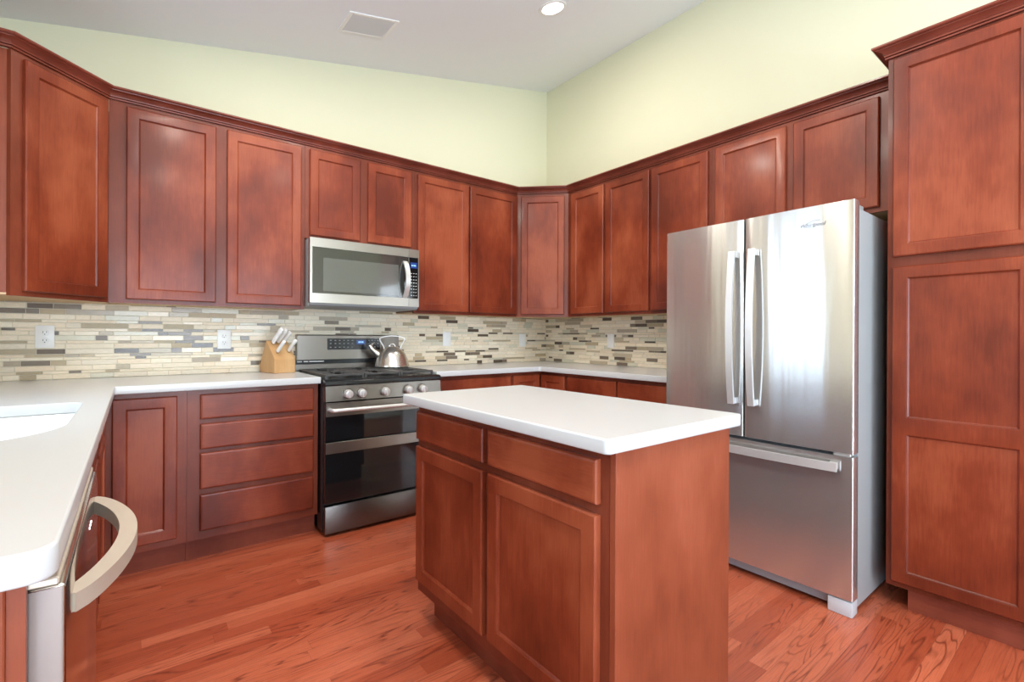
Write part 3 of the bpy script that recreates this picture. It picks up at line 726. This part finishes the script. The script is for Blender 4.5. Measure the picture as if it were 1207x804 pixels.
for g in range(3):                                            # three cast iron grates
    k = nb(); a0 = 0.018 + g*(RW-0.036)/3 + 0.002; a1 = 0.018 + (g+1)*(RW-0.036)/3 - 0.002
    Z0, Z1 = 0.913, 0.925
    for x in (a0, a1 - 0.012): bx(k, x, x + 0.012, -0.640, -0.085, Z0, Z1, 0.002, 1)
    for y in (-0.640, -0.365, -0.097): bx(k, a0 + 0.012, a1 - 0.012, y, y + 0.012, Z0, Z1, 0.002, 1)
    for y in (-0.571, -0.502, -0.434, -0.298, -0.231, -0.164):
        bx(k, a0 + 0.012, a0 + 0.075, y, y + 0.010, Z0, Z1, 0.002, 1); bx(k, a1 - 0.075, a1 - 0.012, y, y + 0.010, Z0, Z1, 0.002, 1)
    mx = (a0 + a1)/2
    for ya, yb in ((-0.628, -0.565), (-0.437, -0.365), (-0.353, -0.295), (-0.16, -0.097)): bx(k, mx - 0.005, mx + 0.005, ya, yb, Z0, Z1, 0.002, 1)
    for x in (a0, a1 - 0.012):
        for y in (-0.640, -0.097): bx(k, x, x + 0.012, y, y + 0.012, 0.899, Z0)
    obj('grate', k, M_IRON, t)
bm = nb(); bx(bm, 0.0, RW, -0.060, -0.012, 0.8935, 0.956, 0.002, 1); bg_ = obj('backguard', bm, M_BSTEEL, t)
bm = nb(); bx(bm, 0.006, RW - 0.006, -0.052, -0.012, 0.9563, 0.9862); obj('vent_slot', bm, M_BLACK, bg_, 0)
bm = nb(); prism_x(bm, [(-0.012, 0.9865), (-0.068, 0.9865), (-0.064, 1.150), (-0.056, 1.157), (-0.012, 1.157)], 0.012, RW - 0.0); obj('console', bm, M_BSTEEL, bg_, 25)
bm = nb(); prism_x(bm, [(-0.0650, 1.052), (-0.0670, 1.052), (-0.0652, 1.131), (-0.0632, 1.131)], 0.208, 0.590); obj('display_panel', bm, M_BLACK, bg_, 0)
bm = nb(); prism_x(bm, [(-0.0660, 1.088), (-0.0672, 1.088), (-0.0666, 1.119), (-0.0655, 1.119)], 0.415, 0.475); obj('clock_display', bm, M_BLUE, bg_, 0)
bm = nb()
for i, x in enumerate((0.428, 0.438, 0.448, 0.458)): bx(bm, x, x+0.006, -0.0680, -0.0672, 1.099, 1.110)
obj('clock_digit', bm, M_CYAN, bg_, 0)
bm = nb()
for x in (0.225, 0.258, 0.288, 0.318, 0.348, 0.378, 0.50, 0.523, 0.546, 0.570):
    for z in (1.066, 1.092, 1.114): bx(bm, x, x + 0.011, -0.0680, -0.0668, z, z + 0.006)
obj('button_lettering', bm, M_DIM, bg_, 0)
bm = nb()
for a, b in ((0.014, 0.045), (0.055, 0.085), (0.092, 0.190)): bx(bm, a, b, -0.0534, -0.0522, 0.970, 0.977)
obj('vent_lettering', bm, M_MARK, bg_, 0)

# ------------------------------------------------------------------ microwave
MX0, MX1 = -2.313, -1.575; MW = MX1 - MX0; MZ0, MZ1 = 1.348, 1.757
t = thing('microwave', 'stainless over-the-range microwave mounted below the short wall cabinet', 'microwave', (MX0, 0, MZ0))
H = MZ1 - MZ0
bm = nb(); bx(bm, 0, MW, -0.368, -0.010, -0.014, H, 0.003, 1); obj('housing', bm, M_GREY, t)
bm = nb(); prism_x(bm, [(-0.3685, 0.006), (-0.3685, -0.013), (-0.388, -0.004), (-0.392, 0.006)], 0.002, MW - 0.002); obj('vent_grille', bm, M_GREY, t, 0)
dx1 = 0.660
def holed(name, x0, x1, z0, z1, hx0, hx1, hz0, hz1, y0, y1, m, parent):
    bm = nb(); bx(bm, x0, hx0, y0, y1, z0, z1); bx(bm, hx1, x1, y0, y1, z0, z1); bx(bm, hx0, hx1, y0, y1, z0, hz0); bx(bm, hx0, hx1, y0, y1, hz1, z1)
    return obj(name, bm, m, parent, 0)
dr = holed('door', 0, dx1, 0.007, H, 0.014, dx1 - 0.001, 0.066, 0.353, -0.402, -0.3686, M_STEELP, t)
bm = nb(); bx(bm, 0.0145, dx1 - 0.0012, -0.399, -0.370, 0.0665, 0.3525); obj('glass', bm, M_MGLASS, dr, 0)
bm = nb(); bx(bm, 0.080, 0.585, -0.4000, -0.3992, 0.082, 0.290); obj('window_mesh', bm, mat('microwave_window', (0.10, 0.105, 0.095), 0.05, spec=1.0, coat=1.0), dr, 0)
pts = []
for i in range(17):
    u = -1 + 2*i/16; pts.append((0.632, -0.400 - 0.052*math.cos(u*PI/2)**0.75, 0.195 + u*0.123))
bm = nb(); sweep(bm, pts, [(-0.016, -0.006), (0.016, -0.006), (0.016, 0.006), (-0.016, 0.006)], (1, 0, 0)); obj('handle', bm, M_HANDLE, dr, 50)
cp = holed('control_panel', dx1 + 0.002, MW, 0.007, H, dx1 + 0.003, MW - 0.006, 0.066, 0.353, -0.402, -0.3686, M_STEELP, t)
bm = nb(); bx(bm, dx1 + 0.0035, MW - 0.0065, -0.399, -0.370, 0.0665, 0.3525); obj('key_pad', bm, M_GLASS, cp, 0)
bm = nb(); bx(bm, dx1 + 0.014, MW - 0.014, -0.4000, -0.3992, 0.278, 0.318); obj('display', bm, M_BLUE, cp, 0)
bm = nb()
for i in range(4): bx(bm, dx1 + 0.022 + i*0.009, dx1 + 0.027 + i*0.009, -0.4006, -0.4001, 0.292, 0.302)
obj('clock_digit', bm, M_CYAN, cp, 0)
bm = nb()
for r in range(8):
    for c in range(3): bx(bm, dx1 + 0.018 + c*0.018, dx1 + 0.025 + c*0.018, -0.3998, -0.3991, 0.085 + r*0.022, 0.089 + r*0.022)
obj('key_lettering', bm, M_MARK, cp, 0)

# ------------------------------------------------------------------ refrigerator (local: front faces -y after turning)
FY0, FY1 = -1.921, -2.805
t = thing('refrigerator', 'stainless french door refrigerator with bottom freezer beside the pantry', 'refrigerator', (-0.845, FY0, 0), -PI/2)
W = FY0 - FY1
bm = nb(); bx(bm, 0.003, W - 0.003, 0.068, 0.78, 0.025, 1.695, 0.006, 2)
for x in (0.05, W - 0.05): cyl(bm, (x, 0.70, 0), (x, 0.70, 0.025), 0.02, 12)
obj('cabinet_body', bm, M_GREY, t)
def fdoor(name, x0, x1, z0, z1, bulge):
    """thin gently bowed steel door with rounded vertical edges"""
    bm = nb(); n = 24; fr = []
    for i in range(n+1):
        u = i/n; x = x0 + (x1-x0)*u; e = min(u, 1-u)*(x1-x0)
        y = -bulge*math.sin(PI*u) + (0.008 - math.sqrt(max(0, 0.008**2 - (0.008 - min(e, 0.008))**2)))
        fr.append((x, y))
    fr = [(x0, 0.008)] + [(x0 + 0.0012, 0.0035), (x0 + 0.004, 0.001)] + fr[1:-1] + [(x1 - 0.004, 0.001), (x1 - 0.0012, 0.0035), (x1, 0.008)]
    prism(bm, fr + [(x1, 0.055), (x0, 0.055)], z0, z1)
    d = obj(name, bm, M_STEEL, t, 30)
    bm = nb(); bx(bm, x0 + 0.010, x1 - 0.010, 0.0552, 0.0675, z0 + 0.010, z1 - 0.010); obj('gasket', bm, M_DARK, d, 0)
    return d
mid = W * 0.489
dl = fdoor('door', 0, mid - 0.0035, 0.674, 1.722, 0.004); drr = fdoor('door', mid + 0.0035, W, 0.674, 1.722, 0.004)
fz = fdoor('freezer_drawer', 0, W, 0.070, 0.660, 0.004)
def bow_handle(x, parent):
    pts = []
    for i in range(25):
        u = -1 + 2*i/24; y = -0.028 - 0.026*(1 - u*u); pts.append((x, y, 1.200 + u*0.370))
    bm = nb(); sweep(bm, pts, [(-0.015, -0.006), (0.015, -0.006), (0.015, 0.006), (-0.015, 0.006)], (1, 0, 0))
    for s in (-1, 1): bx(bm, x - 0.013, x + 0.013, -0.020, -0.001, 1.200 + s*0.355 - 0.014, 1.200 + s*0.355 + 0.014)
    obj('handle', bm, M_HANDLE, parent, 40)
bow_handle(mid - 0.048, dl); bow_handle(mid + 0.048, drr)
pts = [(0.115 + (0.832-0.115)*i/24, -0.024 - 0.018*(1 - (-1 + 2*i/24)**2), 0.615) for i in range(25)]
bm = nb(); sweep(bm, pts, [(-0.018, -0.006), (0.018, -0.006), (0.018, 0.006), (-0.018, 0.006)], (0, 0, 1))
for x in (0.135, 0.812): bx(bm, x - 0.014, x + 0.014, -0.020, -0.001, 0.604, 0.630)
obj('handle', bm, M_HANDLE, fz, 40)
bm = nb(); bx(bm, 0.10, W - 0.095, 0.040, 0.067, 0.018, 0.066); obj('base_grille', bm, M_GREY, t, 0)
for x in (0.003, W - 0.093): bm = nb(); bx(bm, x, x + 0.090, 0.004, 0.067, 0.0, 0.064, 0.004, 2); obj('front_foot', bm, mat('pale_grey_plastic', (0.50, 0.52, 0.54), 0.4) if x < 0.1 else bpy.data.materials['pale_grey_plastic'], t)
for x in (0.02, W - 0.085): bm = nb(); bx(bm, x, x + 0.070, 0.058, 0.16, 1.696, 1.719, 0.004, 2); obj('hinge_cover', bm, M_GREY, t)
bm = nb(); bx(bm, W - 0.075, W - 0.012, 0.006, 0.052, 0.6605, 0.6735, 0.002, 1); obj('hinge_bracket', bm, M_HANDLE, t)
def text_mesh(s, size, ext):
    cu = bpy.data.curves.new('lettering', 'FONT'); cu.body = s; cu.size = size; cu.extrude = ext; cu.align_x = 'CENTER'; cu.align_y = 'CENTER'; cu.shear = 0.35
    o = bpy.data.objects.new('lettering', cu); COL.objects.link(o)
    me = bpy.data.meshes.new_from_object(o.evaluated_get(bpy.context.evaluated_depsgraph_get()))
    bpy.data.objects.remove(o); bpy.data.curves.remove(cu); return me
me = text_mesh('Whirlpool', 0.024, 0.0006)
me.transform(Matrix.Translation((0.727, -0.0045, 1.641)) @ Matrix.Rotation(PI/2, 4, 'X'))
mesh_obj('logo_lettering', me, M_GMARK, drr)
bm = nb(); pts = [(0.730 + 0.030*math.cos(q), -0.0047, 1.645 + 0.013*math.sin(q) + 0.006*math.cos(q)) for q in [0.4 + 5.2*i/30 for i in range(31)]]
sweep(bm, pts, circ(0.0007, 6), (0, 1, 0)); obj('logo_ring', bm, M_GMARK, drr)

# ------------------------------------------------------------------ dishwasher (front faces +x)
t = thing('dishwasher', 'stainless dishwasher with bowed handle under the near end of the sink counter', 'dishwasher', (XC + CD + 0.0055, -2.7185, 0), PI/2)
W = 0.604                                     # local x runs +y, front faces -y -> world +x
bm = nb(); bx(bm, 0.006, W - 0.003, 0.042, 0.58, 0.10, 0.868); obj('tub', bm, M_DARK, t, 0)
bm = nb(); bx(bm, 0.002, W - 0.003, 0.0, 0.036, 0.105, 0.858, 0.005, 3); d = obj('door', bm, [M_DW, M_DWDIM], t)
for p in d.data.polygons: p.material_index = 1 if abs(p.normal.x) > 0.9 else 0
bm = nb(); bx(bm, 0.002, W - 0.003, 0.006, 0.034, 0.8585, 0.868, 0.002, 1); obj('control_strip', bm, M_BRONZE, t)
bm = nb(); bx(bm, 0.02, W - 0.02, 0.065, 0.080, 0.0, 0.10); obj('kick_plate', bm, M_BLACK, t, 0)
pts = []; 
for i in range(33):
    u = -1 + 2*i/32; pts.append((0.314 + u*0.232, 0.006 - 0.062*max(0.0, math.cos(u*PI/2))**0.72, 0.802))
bm = nb(); sweep(bm, pts, [(-0.0125, -0.0125), (0.0125, -0.0125), (0.0125, 0.0125), (-0.0125, 0.0125)], (0, 0, 1)); obj('handle', bm, M_BRONZE, d, 50)
for i in range(3): bm = nb(); cyl(bm, (0.39 + i*0.02, 0.0005, 0.80), (0.39 + i*0.02, -0.001, 0.80), 0.0025, 10); obj('indicator_light', bm, M_LED, d)

# ------------------------------------------------------------------ kettle
t = thing('kettle', 'shiny stainless whistling kettle on the rear right burner', 'kettle', (-1.690, -0.215, 0.9255)); t.scale = (1.13, 1.13, 1.03)
bm = nb(); lathe(bm, [(0, 0.0), (0.100, 0.0), (0.108, 0.006), (0.108, 0.014), (0.104, 0.022), (0.097, 0.055), (0.084, 0.090), (0.064, 0.118), (0.044, 0.133), (0.042, 0.137), (0.030, 0.143), (0.0, 0.146)], n=48); obj('body', bm, M_CHROME, t, 40)
R = lambda x, y, z: (x, y, z)
vx, vy = 0.912, -0.411                         # direction across the picture
bm = nb(); pts = [(-vx*r, -vy*r, z) for r, z in ((0.070, 0.075), (0.095, 0.098), (0.115, 0.118), (0.133, 0.140))]
sweep(bm, pts, circ(0.021, 14), (0, 0, 1), scale=[1.35, 1.1, 0.85, 0.7]); sp = obj('spout', bm, M_CHROME, t, 50)
bm = nb(); pts = [(-vx*r, -vy*r, z) for r, z in ((0.128, 0.146), (0.120, 0.160), (0.106, 0.172))]; sweep(bm, pts, circ(0.006, 8), (0, 0, 1)); cyl(bm, (-vx*0.129, -vy*0.129, 0.138), (-vx*0.141, -vy*0.141, 0.152), 0.015, 14); obj('whistle_cap', bm, M_CHROME, sp)
pts = []
for r, z in ((-0.050, 0.126), (-0.052, 0.140), (-0.058, 0.155), (-0.068, 0.172), (-0.076, 0.188), (-0.077, 0.198), (-0.068, 0.207), (-0.046, 0.214), (-0.022, 0.218), (0.0, 0.219)): pts.append((vx*r, vy*r, z))
pts = pts + [(-x, -y, z) for x, y, z in pts[-2::-1]]
bm = nb(); sweep(bm, pts, [(-0.009, -0.003), (0.009, -0.003), (0.009, 0.003), (-0.009, 0.003)], (-vy, vx, 0)); obj('handle', bm, mat('kettle_handle_steel', (0.46, 0.42, 0.39), 0.4, metal=0.9), t, 60)
bm = nb(); pts = [(vx*0.018*math.cos(q), vy*0.018*math.cos(q), 0.143 + 0.020*math.sin(q)) for q in [PI*i/14 for i in range(15)]]; sweep(bm, pts, circ(0.004, 8), (-vy, vx, 0)); obj('lid_loop', bm, M_CHROME, t, 60)

# ------------------------------------------------------------------ knife block (side profile in y,z; front towards the room)
KB = (-2.476, -0.246, 0.9145); KR = 0.28
t = thing('knife_block', 'slanted light wooden knife block on the counter left of the range', 'knife block', KB, KR)
bm = nb(); prism_x(bm, [(0.0, 0.0), (0.0, 0.088), (0.012, 0.104), (0.105, 0.205), (0.190, 0.035), (0.175, 0.0)], 0.0, 0.135)
bmesh.ops.bevel(bm, geom=bm.edges[:], offset=0.003, segments=1, affect='EDGES'); obj('block', bm, M_BLOCK, t, 0)
def knife(x, s, L, w, label):
    """handle leaving the slanted face at arc position s (0 bottom .. 1 top)"""
    y = 0.012 + 0.093*s; z = 0.104 + 0.101*s
    n = Vector((0.05, -0.72, 0.69)).normalized()
    k = thing('knife', label, 'knife', (KB[0] + x*math.cos(KR) - y*math.sin(KR), KB[1] + x*math.sin(KR) + y*math.cos(KR), KB[2] + z), KR)
    bm = nb(); p0 = n*0.002; ax = Vector((1, 0, 0)); 
    sweep(bm, [n*0.001, n*0.012], [(-w*0.42, -0.006), (w*0.42, -0.006), (w*0.42, 0.006), (-w*0.42, 0.006)], (0, n.z, -n.y)); obj('bolster', bm, M_CHROME, k)
    bm = nb(); pts = [n*(0.012 + (L-0.012)*i/7) + Vector((0, 0, -0.006*(i/7)**2)) for i in range(8)]
    sc = [0.85, 0.95, 1.0, 0.95, 0.92, 0.98, 1.1, 0.8]
    sweep(bm, pts, [(w/2*math.cos(q), 0.011*math.sin(q)) for q in [2*PI*i/12 for i in range(12)]], (0, n.z, -n.y), scale=sc); obj('handle', bm, M_KNIFE, k, 50)
    return k
knife(0.030, 0.80, 0.140, 0.036, 'tallest white handled knife at upper left of the knife block')
knife(0.064, 0.84, 0.128, 0.034, 'white handled knife at the middle of the block top row')
knife(0.096, 0.80, 0.112, 0.030, 'white handled knife in the top row nearest the range')
knife(0.032, 0.25, 0.110, 0.026, 'short white handled knife at the lower left of the knife block')
knife(0.106, 0.28, 0.115, 0.026, 'white handled knife at the lower right of the knife block')

# ------------------------------------------------------------------ outlets and switches
def plate(label, cat, loc, rz, kind):
    t = thing('wall_outlet' if kind == 'outlet' else 'wall_switch', label, cat, loc, rz)
    bm = nb(); bx(bm, -0.037, 0.037, -0.0145, -0.0085, -0.059, 0.059, 0.002, 2); obj('cover_plate', bm, M_PLATE, t)
    if kind == 'outlet':
        for s in (-1, 1):
            bm = nb(); cyl(bm, (0, -0.0145, s*0.021), (0, -0.0165, s*0.021), 0.0165, 24, None, 0.0006); f = obj('socket', bm, M_PLATE, t)
            bm = nb()
            for x, w, h in ((-0.0065, 0.0012, 0.0045), (0.0065, 0.0012, 0.0038)): bx(bm, x - w, x + w, -0.0171, -0.0164, s*0.021 + 0.003 - h, s*0.021 + 0.003 + h)
            cyl(bm, (0, -0.0164, s*0.021 - 0.008), (0, -0.0171, s*0.021 - 0.008), 0.0025, 10); obj('slot', bm, M_DARK, f, 0)
    else:
        bm = nb(); prism_x(bm, [(-0.0145, -0.033), (-0.0165, -0.033), (-0.0185, 0.0), (-0.0165, 0.033), (-0.0145, 0.033)], -0.0165, 0.0165); obj('rocker', bm, M_PLATE, t, 0)
plate('white duplex outlet on the tile under the far left corner cabinet', 'outlet', (-3.527, 0, 1.139), 0, 'outlet')
plate('white duplex outlet on the tile left of the knife block', 'outlet', (-2.717, 0, 1.125), 0, 'outlet')
plate('white wall plate on the tile just right of the kettle', 'switch', (-1.117, 0, 1.127), 0, 'switch')
plate('white wall plate on the back wall tile nearest the far corner', 'switch', (-0.304, 0, 1.113), 0, 'switch')
plate('white wall plate on the right wall tile, left of the refrigerator', 'switch', (0, -0.821, 1.117), -PI/2, 'switch')
